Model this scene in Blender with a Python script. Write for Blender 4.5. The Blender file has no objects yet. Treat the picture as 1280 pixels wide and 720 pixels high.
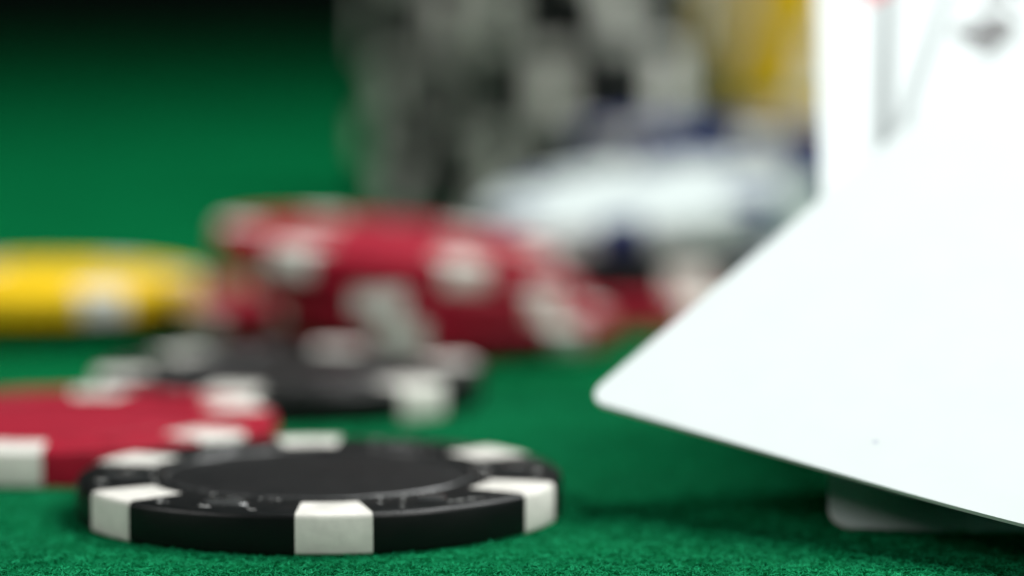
import bpy, bmesh, math, random
import numpy as np
from mathutils import Vector, Matrix

random.seed(7)
rng = np.random.default_rng(11)
S = 0.001                      # lengths below are millimetres, the scene is in metres
scene = bpy.context.scene
C = scene.collection
R = math.radians

# ------------------------------------------------------------------ camera
PITCH = 5.96
cam_d = bpy.data.cameras.new('camera')
cam_d.lens = 113.0
cam_d.sensor_width = 36.0
cam_d.clip_start = 0.005
cam_d.clip_end = 50
cam_d.dof.use_dof = True
cam_d.dof.focus_distance = 0.2330
cam_d.dof.aperture_fstop = 11.8
cam = bpy.data.objects.new('camera', cam_d)
cam.location = (0, 0, 45.0 * S)
cam.rotation_euler = (R(90 - PITCH), 0, 0)
C.objects.link(cam)
scene.camera = cam

# ------------------------------------------------------------------ world, lamps, exposure
w = bpy.data.worlds.new('World')
scene.world = w
w.use_nodes = True
bg = w.node_tree.nodes['Background']
bg.inputs['Color'].default_value = (0.75, 0.9, 1.0, 1)
bg.inputs['Strength'].default_value = 0.002


def lamp(name, loc, target, size, power, col=(1, 1, 1)):
    d = bpy.data.lights.new(name, 'AREA')
    d.shape = 'RECTANGLE'
    d.size, d.size_y = size
    d.energy = power
    d.color = col
    o = bpy.data.objects.new(name, d)
    o.location = loc
    o.rotation_euler = (Vector(target) - Vector(loc)).to_track_quat('-Z', 'Y').to_euler()
    C.objects.link(o)
    return o


lamp('top_softbox', (0.30, 0.54, 0.56), (0.0, 0.46, 0.0), (0.22, 0.46), 6.7, (0.98, 1.0, 0.99))
lamp('front_softbox', (0.66, -0.24, 0.72), (0.0, 0.36, 0.0), (0.24, 0.24), 8.2, (1.0, 0.995, 0.975))
lamp('left_softbox', (-0.66, 0.06, 0.50), (0.0, 0.30, 0.0), (0.30, 0.30), 3.2, (1.0, 0.99, 0.97))

scene.view_settings.view_transform = 'Standard'
scene.view_settings.look = 'None'
scene.view_settings.exposure = 0.0
scene.view_settings.gamma = 1.0
scene.view_settings.use_curve_mapping = False
scene.cycles.use_denoising = True
scene.cycles.max_bounces = 8
scene.cycles.sample_clamp_indirect = 6.0


# ------------------------------------------------------------------ materials
def mat(name, col, rough=0.5, spec=0.5, noise=0.0, nscale=300.0, bump=0.0, bscale=2500.0, rvar=0.0,
        col2=None, coat=0.0):
    m = bpy.data.materials.new(name)
    m.use_nodes = True
    nt = m.node_tree
    b = nt.nodes['Principled BSDF']
    b.inputs['Base Color'].default_value = (*col, 1)
    b.inputs['Roughness'].default_value = rough
    b.inputs['Specular IOR Level'].default_value = spec
    b.inputs['Coat Weight'].default_value = coat
    tc = nt.nodes.new('ShaderNodeTexCoord')
    if noise > 0 or col2:
        n = nt.nodes.new('ShaderNodeTexNoise')
        n.inputs['Scale'].default_value = nscale
        n.inputs['Detail'].default_value = 6
        nt.links.new(tc.outputs['Object'], n.inputs['Vector'])
        mx = nt.nodes.new('ShaderNodeMix')
        mx.data_type = 'RGBA'
        c2 = col2 or tuple(c * (1 - noise) for c in col)
        mx.inputs[6].default_value = (*col, 1)
        mx.inputs[7].default_value = (*c2, 1)
        rp = nt.nodes.new('ShaderNodeMapRange')
        rp.inputs['From Min'].default_value = 0.38
        rp.inputs['From Max'].default_value = 0.66
        nt.links.new(n.outputs['Fac'], rp.inputs['Value'])
        nt.links.new(rp.outputs['Result'], mx.inputs[0])
        nt.links.new(mx.outputs[2], b.inputs['Base Color'])
        if rvar > 0:
            rr = nt.nodes.new('ShaderNodeMapRange')
            rr.inputs['To Min'].default_value = rough - rvar
            rr.inputs['To Max'].default_value = rough + rvar
            nt.links.new(n.outputs['Fac'], rr.inputs['Value'])
            nt.links.new(rr.outputs['Result'], b.inputs['Roughness'])
    if bump > 0:
        n2 = nt.nodes.new('ShaderNodeTexNoise')
        n2.inputs['Scale'].default_value = bscale
        n2.inputs['Detail'].default_value = 4
        nt.links.new(tc.outputs['Object'], n2.inputs['Vector'])
        bp = nt.nodes.new('ShaderNodeBump')
        bp.inputs['Strength'].default_value = bump
        bp.inputs['Distance'].default_value = 0.0001
        nt.links.new(n2.outputs['Fac'], bp.inputs['Height'])
        nt.links.new(bp.outputs['Normal'], b.inputs['Normal'])
    return m


M_BLACK = mat('black_clay', (0.0030, 0.0045, 0.0045), 0.42, 0.3, noise=0.3, nscale=500, bump=0.12, bscale=3500, rvar=0.12)
M_INLAY = mat('black_inlay', (0.0050, 0.0060, 0.0062), 0.45, 0.45, noise=0.35, nscale=450, bump=0.25, bscale=4000, rvar=0.1)
M_BLACK_EMBOSS = mat('black_emboss', (0.05, 0.054, 0.054), 0.22, 0.7)
M_FOIL = mat('silver_foil', (0.62, 0.63, 0.61), 0.35, 0.5)
M_LIP = mat('lip_highlight', (0.02, 0.022, 0.022), 0.3, 0.6, nscale=600, col2=(0.08, 0.083, 0.083))  # black chip's lip: bevel highlight put into the colour as mottled paler grey
M_RED = mat('red_clay', (0.34, 0.010, 0.028), 0.55, 0.15, noise=0.2, nscale=400, bump=0.1, rvar=0.1)
M_RED_INLAY = mat('red_inlay', (0.32, 0.010, 0.028), 0.55, 0.2, noise=0.2, nscale=600, bump=0.2)
M_YELLOW = mat('yellow_clay', (0.84, 0.54, 0.012), 0.55, 0.15, noise=0.12, nscale=400, bump=0.1)
M_BLUE = mat('blue_clay', (0.006, 0.016, 0.11), 0.55, 0.15, noise=0.2, nscale=400, bump=0.1)
M_WHITE = mat('white_clay', (0.56, 0.63, 0.62), 0.45, 0.4, noise=0.06, nscale=350, bump=0.1)
M_SPOT = mat('ivory_spot', (0.80, 0.79, 0.73), 0.45, 0.3, noise=0.22, nscale=420, bump=0.15, bscale=3000)
M_CARD = mat('card_stock', (0.70, 0.765, 0.765), 0.6, 0.15, noise=0.02, nscale=200, bump=0.05, bscale=5000)
M_CARD_EDGE = mat('card_edge', (0.62, 0.62, 0.60), 0.8, 0.2)
M_PIP_RED = mat('red_print', (0.70, 0.02, 0.035), 0.4, 0.4)
M_PIP_BLACK = mat('black_print', (0.010, 0.012, 0.012), 0.4, 0.4)
M_SPECK = mat('blue_speck', (0.50, 0.55, 0.62), 0.5, 0.3)


def felt_material(name, fibre=False):
    m = bpy.data.materials.new(name)
    m.use_nodes = True
    nt = m.node_tree
    b = nt.nodes['Principled BSDF']
    b.inputs['Roughness'].default_value = 0.95
    b.inputs['Specular IOR Level'].default_value = 0.02
    tc = nt.nodes.new('ShaderNodeTexCoord')
    n = nt.nodes.new('ShaderNodeTexNoise')
    n.inputs['Scale'].default_value = 900 if not fibre else 700
    n.inputs['Detail'].default_value = 8
    n.inputs['Roughness'].default_value = 0.7
    n2 = nt.nodes.new('ShaderNodeTexNoise')
    n2.inputs['Scale'].default_value = 45
    n2.inputs['Detail'].default_value = 3
    nt.links.new(tc.outputs['Object'], n.inputs['Vector'])
    nt.links.new(tc.outputs['Object'], n2.inputs['Vector'])
    cr = nt.nodes.new('ShaderNodeValToRGB')
    e = cr.color_ramp.elements
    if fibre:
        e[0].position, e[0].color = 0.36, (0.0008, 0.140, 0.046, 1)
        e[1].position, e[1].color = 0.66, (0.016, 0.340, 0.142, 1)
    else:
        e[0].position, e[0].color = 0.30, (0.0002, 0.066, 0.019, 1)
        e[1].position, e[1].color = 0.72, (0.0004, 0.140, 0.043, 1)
    nt.links.new(n.outputs['Fac'], cr.inputs['Fac'])
    mx = nt.nodes.new('ShaderNodeMix')
    mx.data_type = 'RGBA'
    mx.blend_type = 'MULTIPLY'
    mx.inputs[0].default_value = 1.0
    mr = nt.nodes.new('ShaderNodeMapRange')
    mr.inputs['From Min'].default_value = 0.3
    mr.inputs['From Max'].default_value = 0.7
    mr.inputs['To Min'].default_value = 0.74
    mr.inputs['To Max'].default_value = 1.16
    nt.links.new(n2.outputs['Fac'], mr.inputs['Value'])
    nt.links.new(cr.outputs['Color'], mx.inputs[6])
    nt.links.new(mr.outputs['Result'], mx.inputs[7])
    nt.links.new(mx.outputs[2], b.inputs['Base Color'])
    if not fibre:
        bp = nt.nodes.new('ShaderNodeBump')
        bp.inputs['Strength'].default_value = 0.6
        bp.inputs['Distance'].default_value = 0.0004
        nt.links.new(n.outputs['Fac'], bp.inputs['Height'])
        nt.links.new(bp.outputs['Normal'], b.inputs['Normal'])
    return m


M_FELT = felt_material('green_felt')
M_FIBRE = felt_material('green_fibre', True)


# ------------------------------------------------------------------ helpers
def mesh_from(name, verts, faces, m, smooth=True, angle=32, mats=None, fmat=None):
    me = bpy.data.meshes.new(name)
    me.from_pydata([(v[0] * S, v[1] * S, v[2] * S) for v in verts], [], faces)
    for x in (mats or [m]):
        me.materials.append(x)
    if fmat:
        me.polygons.foreach_set('material_index', fmat)
    if smooth:
        me.polygons.foreach_set('use_smooth', [True] * len(me.polygons))
        me.set_sharp_from_angle(angle=R(angle))
    me.update()
    return me


def link(name, me, parent=None):
    o = bpy.data.objects.new(name, me)
    C.objects.link(o)
    o.parent = parent
    return o


def thing(name, label, cat, group=None):
    o = bpy.data.objects.new(name, None)
    o.empty_display_size = 0.01
    C.objects.link(o)
    o['label'] = label
    o['category'] = cat
    if group:
        o['group'] = group
    return o


def copy_tree(o, parent=None):
    c = o.copy()
    C.objects.link(c)
    if parent:
        c.parent = parent
    for ch in list(o.children):
        copy_tree(ch, c)
    return c


# ------------------------------------------------------------------ the felt table top
def build_felt():
    # one sheet with a rounded far lip where the table ends
    prof = [(-700, 0), (150, 0), (1720, 0)]
    for k in range(1, 7):
        a = R(15 * k)
        prof.append((1720 + 30 * math.sin(a), -30 + 30 * math.cos(a)))
    prof.append((1750, -120))
    v, f = [], []
    for (y, z) in prof:
        v += [(-1400, y, z), (1400, y, z)]
    for i in range(len(prof) - 1):
        a = 2 * i
        f.append((a, a + 1, a + 3, a + 2))
    o = link('table_felt', mesh_from('table_felt', v, f, M_FELT, angle=60))
    o['kind'] = 'structure'
    return o


build_felt()


def build_fibres(discs):
    """Matted felt fuzz near the lens: short bent fibres lying on the cloth."""
    n = 270000
    y = 208 + (330 - 208) * rng.random(n) ** 1.35
    x = (rng.random(n) * 2 - 1) * 72
    keep = np.ones(n, bool)
    for (cx, cy, r) in discs:
        keep &= (x - cx) ** 2 + (y - cy) ** 2 > r * r
    x, y = x[keep], y[keep]
    n = len(x)
    az = rng.random(n) * 2 * np.pi
    L = 0.35 + 0.65 * rng.random(n)
    # tufts: the nap stands higher in clumps about a millimetre across
    tuft = np.zeros(n)
    for _ in range(14):
        ax, k = rng.random() * 6.283, rng.uniform(2.0, 7.0)
        tuft += np.sin((np.cos(ax) * x + np.sin(ax) * y) * k + rng.random() * 6.283)
    tuft = np.clip(tuft / 5.0, -1, 1)
    h = np.clip(0.13 + 0.10 * tuft + rng.normal(0, 0.06, n), 0.01, 0.42)
    wd = 0.017 + 0.018 * rng.random(n)
    bend = rng.normal(0, 0.9, n)
    z0 = 0.0 + 0.04 * rng.random(n)
    P = []
    for t, hz in ((0.0, -0.04), (0.5, 1.0), (1.0, 0.35)):
        a = az + bend * t
        P.append(np.stack([x + np.cos(a) * L * t, y + np.sin(a) * L * t, z0 + h * hz], 1))
    V = np.zeros((n, 5, 3))
    sx, sy = -np.sin(az + bend * .5), np.cos(az + bend * .5)
    side = np.stack([sx * wd, sy * wd, 0.6 * wd * rng.normal(0, 1, n)], 1)
    V[:, 0] = P[0] - side
    V[:, 1] = P[0] + side
    V[:, 2] = P[1] - side
    V[:, 3] = P[1] + side
    V[:, 4] = P[2]
    base = (np.arange(n) * 5)[:, None]
    T = np.concatenate([base + np.array([[0, 1, 3]]), base + np.array([[0, 3, 2]]), base + np.array([[2, 3, 4]])], 1)
    T = T.reshape(-1, 3)
    me = bpy.data.meshes.new('felt_fibres')
    me.vertices.add(n * 5)
    me.vertices.foreach_set('co', (V.reshape(-1) * S).astype(np.float32))
    me.loops.add(T.size)
    me.loops.foreach_set('vertex_index', T.reshape(-1).astype(np.int32))
    me.polygons.add(len(T))
    me.polygons.foreach_set('loop_start', np.arange(0, T.size, 3, dtype=np.int32))
    me.update(calc_edges=True)
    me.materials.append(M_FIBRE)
    o = link('felt_fibres', me)
    o['kind'] = 'stuff'
    o['label'] = 'short matted green fibres standing out of the table cloth'
    o['category'] = 'felt fibres'


# ------------------------------------------------------------------ poker chips
CH_R, CH_T, PITCH_Z = 19.5, 3.3, 3.34
SEG = 96


def lathe(profile, seg=SEG, a0=0.0, a1=2 * math.pi, closed_profile=False):
    full = abs(a1 - a0 - 2 * math.pi) < 1e-6
    cols = seg if full else seg + 1
    v, f = [], []
    n = len(profile)
    for j in range(cols):
        a = a0 + (a1 - a0) * j / seg
        for (r, z) in profile:
            v.append((r * math.sin(a), -r * math.cos(a), z))
    m = n if closed_profile else n - 1
    for j in range(seg):
        k = (j + 1) % cols
        for i in range(m):
            i2 = (i + 1) % n
            f.append((j * n + i, k * n + i, k * n + i2, j * n + i2))
    if not full:
        f.append(tuple(range(n))[::-1])
        f.append(tuple((cols - 1) * n + i for i in range(n)))
    return v, f


def body_mesh(m):
    t = CH_T
    prof = [(0.001, .14), (12.2, .14), (12.5, 0), (19.0, 0), (19.27, .06), (19.43, .2), (19.5, .42),
            (19.5, t - .42), (19.43, t - .2), (19.27, t - .06), (19.0, t), (12.7, t), (12.5, t - .05), (12.25, t - .2), (0.001, t - .2)]
    v, f = lathe(prof)
    return mesh_from('chip_body', v, f, m, angle=40)


def spot_mesh(m, half=8.6):
    t, e = CH_T, 0.03
    prof = [(14.3, t - .3), (14.3, t + e - .02), (14.4, t + e), (19.0, t + e), (19.29, t - .06 + e), (19.46, t - .2 + e * .6), (19.53, t - .42),
            (19.53, .42), (19.46, .2), (19.29, .08), (19.0, .03), (18.2, .03), (18.2, t - .3)]
    v, f = lathe(prof, 8, -R(half), R(half), True)
    return mesh_from('edge_spot', v, f, m, angle=40)


def inlay_mesh(m):
    t = CH_T
    prof = [(11.9, t - .24), (11.9, t - .165), (11.75, t - .15), (0.001, t - .15)]
    v, f = lathe(prof, 64)
    return mesh_from('inlay', v, f, m, angle=40)


def dome(cx, cy, rx, ry, h, seg=12, rings=4):
    v, f = [], []
    for i in range(rings):
        b = math.pi / 2 * i / rings
        for j in range(seg):
            a = 2 * math.pi * j / seg
            v.append((cx + rx * math.cos(b) * math.cos(a), cy + ry * math.cos(b) * math.sin(a), h * math.sin(b)))
    v.append((cx, cy, h))
    for i in range(rings - 1):
        for j in range(seg):
            k = (j + 1) % seg
            f.append((i * seg + j, i * seg + k, (i + 1) * seg + k, (i + 1) * seg + j))
    for j in range(seg):
        f.append(((rings - 1) * seg + j, (rings - 1) * seg + (j + 1) % seg, len(v) - 1))
    return v, f


def outline(kind, n=40):
    """Suit outline, about 1 unit tall, centred on the origin."""
    pts = []
    if kind == 'diamond':
        for (x, y) in ((0, -.55), (.40, 0), (0, .55), (-.40, 0)):
            pts.append((x, y))
        return pts
    if kind in ('heart', 'spade'):
        for i in range(n):
            t = 2 * math.pi * i / n
            x = 16 * math.sin(t) ** 3
            y = 13 * math.cos(t) - 5 * math.cos(2 * t) - 2 * math.cos(3 * t) - math.cos(4 * t)
            pts.append((x / 32, (y + 2.5) / 30))
        if kind == 'spade':
            pts = [(x, -y * .85 + .08) for (x, y) in pts]
    return pts


def prism_from(pts, z0, z1, scale, bevel=0.12):
    n = len(pts)
    v = [(x * scale, y * scale, z0) for x, y in pts]
    v += [(x * scale, y * scale, z0 + (z1 - z0) * .55) for x, y in pts]
    k = 1 - bevel * 2
    v += [(x * scale * k, y * scale * k, z1) for x, y in pts]
    v.append((0, 0, z1 + (z1 - z0) * .15))
    f = []
    for r in range(2):
        for i in range(n):
            j = (i + 1) % n
            f.append((r * n + i, r * n + j, (r + 1) * n + j, (r + 1) * n + i))
    for i in range(n):
        f.append((2 * n + i, 2 * n + (i + 1) % n, 3 * n))
    return v, f


def join(parts):
    V, F = [], []
    for v, f in parts:
        b = len(V)
        V += v
        F += [tuple(i + b for i in q) for q in f]
    return V, F


def suit_parts(kind, size, h):
    if kind == 'club':
        q = size * .27
        ps = [dome(0, size * .26, q, q, h), dome(-size * .29, -size * .06, q, q, h), dome(size * .29, -size * .06, q, q, h)]
        st = [(-.07, -.05), (.07, -.05), (.2, -.5), (-.2, -.5)]
        ps.append(prism_from([(x, y) for x, y in st][::-1], 0, h * .8, size, .03))
        return join(ps)
    if kind == 'spade':
        st = [(-.06, -.1), (.06, -.1), (.2, -.55), (-.2, -.55)]
        return join([prism_from(outline('spade'), 0, h, size), prism_from(st[::-1], 0, h * .8, size, .03)])
    return prism_from(outline(kind), 0, h, size)


def emboss_mesh(kind, m):
    v, f = suit_parts(kind, 3.4, 0.24)
    v = [(x, y, z + CH_T - .01) for x, y, z in v]
    return mesh_from('suit_emboss', v, f, m, angle=35)




def foil_mesh(m):
    # worn foil print left on the rim: small broken flecks between the edge spots
    rr = random.Random(5)
    V, F = [], []
    z = CH_T + .012
    for k in range(6):
        for q in range(13):
            a = R(60 * k + 30 + rr.uniform(-17, 17))
            r = rr.choice((13.3, 13.6, 17.4, 17.8, 15.6)) + rr.uniform(-.3, .3)
            s1, s2, t = rr.uniform(.10, .40), rr.uniform(.08, .26), rr.uniform(0, 3.1)
            cx, cy = r * math.sin(a), -r * math.cos(a)
            b = len(V)
            for e in range(7):
                u = 2 * math.pi * e / 7
                w_ = rr.uniform(.6, 1.2)
                px_, py_ = s1 * w_ * math.cos(u), s2 * w_ * math.sin(u)
                V.append((cx + px_ * math.cos(t) - py_ * math.sin(t), cy + px_ * math.sin(t) + py_ * math.cos(t), z))
            F.append(tuple(range(b, b + 7)))
    return mesh_from('foil_print', V, F, m, smooth=False)


def ring_mesh(m):
    # thin raised lip round the inlay
    prof = [(12.2, CH_T - .1), (12.28, CH_T + .07), (12.42, CH_T + .12), (12.58, CH_T + .07), (12.66, CH_T - .1)]
    v, f = lathe(prof)
    return mesh_from('inlay_lip', v, f, m, angle=60)


MESHES = {}


def chip_proto(kind, body, spot, inlay, emboss, suits):
    root = thing('poker_chip', kind, 'poker chip')
    link('body', body_mesh(body), root)
    sm = spot_mesh(spot)
    for k in range(6):
        o = link('edge_spot', sm, root)
        o.rotation_euler.z = R(60 * k)
    link('inlay', inlay_mesh(inlay), root)
    if suits:
        if body is M_BLACK:
            link('foil_print', foil_mesh(M_FOIL), root)
        link('inlay_lip', ring_mesh(emboss if body is not M_BLACK else M_LIP), root)
        for k, s in enumerate(('club', 'diamond', 'spade', 'heart', 'club', 'diamond')):
            key = (s, emboss.name)
            if key not in MESHES:
                MESHES[key] = emboss_mesh(s, emboss)
            a = R(60 * k - 30)
            o = link('suit_emboss', MESHES[key], root)
            o.location = (15.6 * math.sin(a) * S, -15.6 * math.cos(a) * S, 0)
            o.rotation_euler.z = a
    return root


PROTO = {
    'black': chip_proto('black', M_BLACK, M_SPOT, M_INLAY, M_BLACK_EMBOSS, True),
    'red': chip_proto('red', M_RED, M_SPOT, M_RED_INLAY, M_RED_INLAY, True),
    'yellow': chip_proto('yellow', M_YELLOW, M_SPOT, M_YELLOW, M_YELLOW, False),
    'white': chip_proto('white', M_WHITE, M_BLUE, M_WHITE, M_WHITE, False),
    'blue': chip_proto('blue', M_BLUE, M_SPOT, M_BLUE, M_BLUE, False),
}
USED = set()


def chip(col, x, y, z, phase, label, group=None, pitch=0.0, roll=0.0):
    """Chip standing on its base centre; phase turns one edge spot that many degrees right of the front."""
    if col in USED:
        o = copy_tree(PROTO[col])
    else:
        o = PROTO[col]
        USED.add(col)
    o.location = (x * S, y * S, z * S)
    tilt = Matrix.Rotation(R(roll), 4, 'Y') @ Matrix.Rotation(R(pitch), 4, 'X')
    o.rotation_euler = (tilt @ Matrix.Rotation(R(phase), 4, 'Z')).to_euler()
    o['label'] = label
    if group:
        o['group'] = group
    elif 'group' in o:
        del o['group']
    return o


LOOSE = 'loose chips scattered on the felt'
chip('black', -15.5, 256.3, 0.0, 6.5, 'black poker chip with white edge spots lying in sharp focus on the green felt', LOOSE)
chip('red', -40.8, 287.0, 0.0, -5, 'red poker chip on the felt at the left edge, behind the sharp black chip', LOOSE)
chip('black', -22.5, 322.0, 0.0, -14, 'blurred black poker chip lying flat in front of the tilted red chips', LOOSE)

RP = 'red chips in the slumped pile'
chip('red', -30.8, 390.0, 0.0, -17, 'red chip lying flat on the felt under the yellow chip and the tilted red chips', RP)
TL = 5.0
ct, st_ = math.cos(R(TL)), math.sin(R(TL))
# three chips slumped to the right: their right edge on the felt, their left side up on the flat chip
xr = 11.4
x1 = xr - CH_R * ct
for lvl, (off, ph, lab) in enumerate((
        (0.0, 47, 'lowest of three tilted red chips, its right edge touching the felt'),
        (-3.8, -9, 'middle one of three tilted red chips'),
        (-7.0, -31, 'topmost of three tilted red chips, its raised end at the left'))):
    chip('red', x1 + off * ct + lvl * PITCH_Z * st_, 366.0 - .3 * lvl, CH_R * st_ - off * st_ + lvl * PITCH_Z * ct + .4, ph, lab, RP, roll=TL, pitch=1.5)

YS = 'yellow chips at the left edge'
chip('yellow', -70.5, 383.0, 0.0, 10, 'lower yellow chip lying on the felt at the left edge', YS)
chip('yellow', -56.4, 380.0, PITCH_Z, 31, 'upper yellow chip at the left, bridging a yellow and a red chip', YS)

MP = 'chips in the mixed stack beside the card corner'
chip('red', 15.0, 401.5, 0.0, -34, 'dark red chip at the very bottom of the mixed stack under the white chip', MP)
chip('black', 15.6, 408.0, PITCH_Z, 18, 'black chip sandwiched between the dark red chip and the tilted white chip', MP)
chip('white', 16.0, 409.6, 2 * PITCH_Z + 4.6, -8, 'white chip with blue spots tilted toward the lens on the mixed stack', MP, pitch=7.5, roll=-6.0)

BW = 'white and blue chips stacked behind the tilted white chip'
ords = ['lowest', 'second lowest', 'third', 'fourth', 'fifth', 'sixth', 'seventh', 'eighth', 'ninth', 'tenth', 'eleventh', 'twelfth', 'thirteenth', 'fourteenth']
for k in range(4):
    chip('white', 28 + random.uniform(-.5, .5), 460 + random.uniform(-.5, .5), k * PITCH_Z, 25 + random.uniform(-20, 20),
         ords[k] + ' white chip up from the felt, stacked behind the tilted white chip', BW)
chip('blue', 28.3, 460.2, 4 * PITCH_Z, 21, 'lower of two dark blue chips stacked behind the tilted white chip', BW)
chip('blue', 27.6, 459.4, 5 * PITCH_Z, 19, 'upper of two dark blue chips, capping the stack behind the tilted white chip', BW)


def stack(col, x, y, phases, place, group):
    for k, p in enumerate(phases):
        chip(col, x + random.uniform(-.7, .7), y + random.uniform(-.7, .7), k * PITCH_Z, p + random.uniform(-1.5, 1.5),
             ords[k] + ' ' + col + ' chip up from the felt in ' + place, group)


stack('black', -6.4, 563, [-44, -43, -45, -4, -3, -46, -47, -45, -14, -12, -13, -14, 10], 'the left tall black stack', 'chips of the left tall black stack')
stack('black', 11.2, 521, [0, 10, 20, 13, 14, -18, -17, -17, -16, 19, 18, 19, 5], 'the right tall black stack', 'chips of the right tall black stack')
stack('yellow', 53.8, 602, [5, 5, -18, -18, -18, 5, 4, 6, 5, -40, -41, -40, -40], 'the tall yellow stack behind the cards', 'chips of the tall yellow stack')


# ------------------------------------------------------------------ playing cards
CW, CL_, CT, CRAD = 63.0, 88.0, 0.32, 2.3


def card_mesh(bend=None):
    """Rounded card, x 0..63, y 0..88; bend(x, y) lifts it along its normal."""
    ys = []
    for k in range(9):
        a = math.pi / 2 * k / 8
        ys.append((CRAD - CRAD * math.cos(a), CRAD - CRAD * math.sin(a)))      # (y, inset)
    mid = [(CRAD + (CL_ - 2 * CRAD) * k / 30, 0.0) for k in range(1, 30)]
    top = [(CL_ - y, i) for (y, i) in reversed(ys)]
    rows = ys + mid + top
    nx = 22
    v, f, fm = [], [], []
    bend = bend or (lambda x, y: 0.0)
    for side in (0, 1):
        for (y, i) in rows:
            for c in range(nx + 1):
                x = i + (CW - 2 * i) * c / nx
                v.append((x, y, bend(x, y) + (0 if side == 0 else CT)))
    n = len(rows) * (nx + 1)
    W = nx + 1
    for r in range(len(rows) - 1):
        for c in range(nx):
            a = r * W + c
            f.append((a, a + W, a + W + 1, a + 1)); fm.append(0)
            f.append((n + a, n + a + 1, n + a + W + 1, n + a + W)); fm.append(0)
    rim = [c for c in range(W)] + [r * W + nx for r in range(1, len(rows))] \
        + [(len(rows) - 1) * W + c for c in range(nx - 1, -1, -1)] + [r * W for r in range(len(rows) - 2, 0, -1)]
    for i in range(len(rim)):
        a, b = rim[i], rim[(i + 1) % len(rim)]
        f.append((a, b, n + b, n + a)); fm.append(1)
    return mesh_from('card', v, f, None, angle=40, mats=[M_CARD, M_CARD_EDGE], fmat=fm)


def flat_mark(name, pts, m, parent, x, y, size, bend=None):
    """A printed mark lying on the card face (0.01 mm of ink)."""
    z0 = (bend(x, y) if bend else 0) + CT
    n = len(pts)
    v = [(x + px * size, y + py * size, z0 + .012) for px, py in pts] + [(x, y, z0 + .012)]
    f = [(i, (i + 1) % n, n) for i in range(n)]
    return link(name, mesh_from(name, v, f, m, smooth=False), parent)


def text_mark(ch, m, parent, x, y, size):
    cu = bpy.data.curves.new('rank_mark', 'FONT')
    cu.body = ch
    cu.size = size * S
    cu.align_x = 'CENTER'
    cu.offset = 0.12 * S
    tmp = bpy.data.objects.new('rank_tmp', cu)
    C.objects.link(tmp)
    dg = bpy.context.evaluated_depsgraph_get()
    me = bpy.data.meshes.new_from_object(tmp.evaluated_get(dg))
    bpy.data.objects.remove(tmp)
    me.name = 'rank_mark'
    me.materials.clear()
    me.materials.append(m)
    o = link('rank_mark', me, parent)
    o.location = (x * S, y * S, (CT + .012) * S)
    return o


def place_card(root, corner, ex, ey):
    ex = Vector(ex).normalized()
    ey = Vector(ey)
    ey = (ey - ex * ey.dot(ex)).normalized()
    ez = ex.cross(ey)
    M = Matrix((ex, ey, ez)).transposed().to_4x4()
    M.translation = Vector(corner) * S
    root.matrix_world = M


FAN = 'playing cards fanned out at the right'


def card(label, bend=None):
    root = thing('playing_card', label, 'playing card', FAN)
    link('card_face', card_mesh(bend), root)
    return root


AL = 30.0
ca, sa = math.cos(R(AL)), math.sin(R(AL))
nrm = Vector((0, -sa, ca))


def in_plane(u, v, lift=0.0):
    return Vector((24.8 + u, 248.0 + v * ca, v * sa + .1)) + nrm * lift


def fan_dir(deg):
    a = R(deg)
    return Vector((math.sin(a), math.cos(a) * ca, math.cos(a) * sa)), Vector((math.cos(a), -math.sin(a) * ca, -math.sin(a) * sa))


# rearmost card, its lower left corner on the felt
r1 = card('rearmost white playing card with a red heart, its shaded lower corner resting on the felt')
up, right = fan_dir(3.7)
place_card(r1, in_plane(0, 0), right, up)
flat_mark('suit_mark', outline('heart'), M_PIP_RED, r1, 5.45, 82.4, 5.0)

r2 = card('narrow strip of white playing card between the red heart card and the black pip card')
up, right = fan_dir(6.4)
place_card(r2, in_plane(4.0, 2.0, 1.9), right, up)

r3 = card('white playing card with a black club half covered by the foremost card')
up, right = fan_dir(16.2)
place_card(r3, in_plane(-0.25, 12.0, 4.3), right, up)
text_mark('K', M_PIP_BLACK, r3, 4.8, 63.0, 8.0)


def club_outline(n=14):
    pts = []
    for (cx, cy, a0, a1) in ((.26, -.06, -120, 80), (0, .26, -30, 210), (-.26, -.06, 100, 300)):
        for i in range(n):
            a = R(a0 + (a1 - a0) * i / (n - 1))
            pts.append((cx + .25 * math.cos(a), cy + .25 * math.sin(a)))
    pts += [(-.06, -.2), (-.2, -.52), (.2, -.52), (.06, -.2)]
    return pts


flat_mark('suit_mark', club_outline(), M_PIP_BLACK, r3, 4.7, 58.0, 7.4)

# foremost card: lower left corner in the air, lower edge running down to the right
corner = Vector((5.85, 258.0, 8.8))
pt = Vector((35.9, 286.5, 30.15))
pb = Vector((36.9, 228.8, 3.55))


def front_bend(x, y):
    d = max(0.0, x - 30.0)
    return 0.0016 * d * d


l1 = card('foremost big blank white playing card with its rounded corner pointing left', front_bend)
place_card(l1, corner, pb - corner, pt - corner)
flat_mark('print_speck', [(.4 * math.cos(R(30 * i)), .3 * math.sin(R(30 * i))) for i in range(12)], M_SPECK, l1, 26.4, 4.4, 0.7, front_bend)

build_fibres([(-15.4, 256.5, 19.3), (-40.8, 288, 19.3), (-22.5, 322, 19.3)])
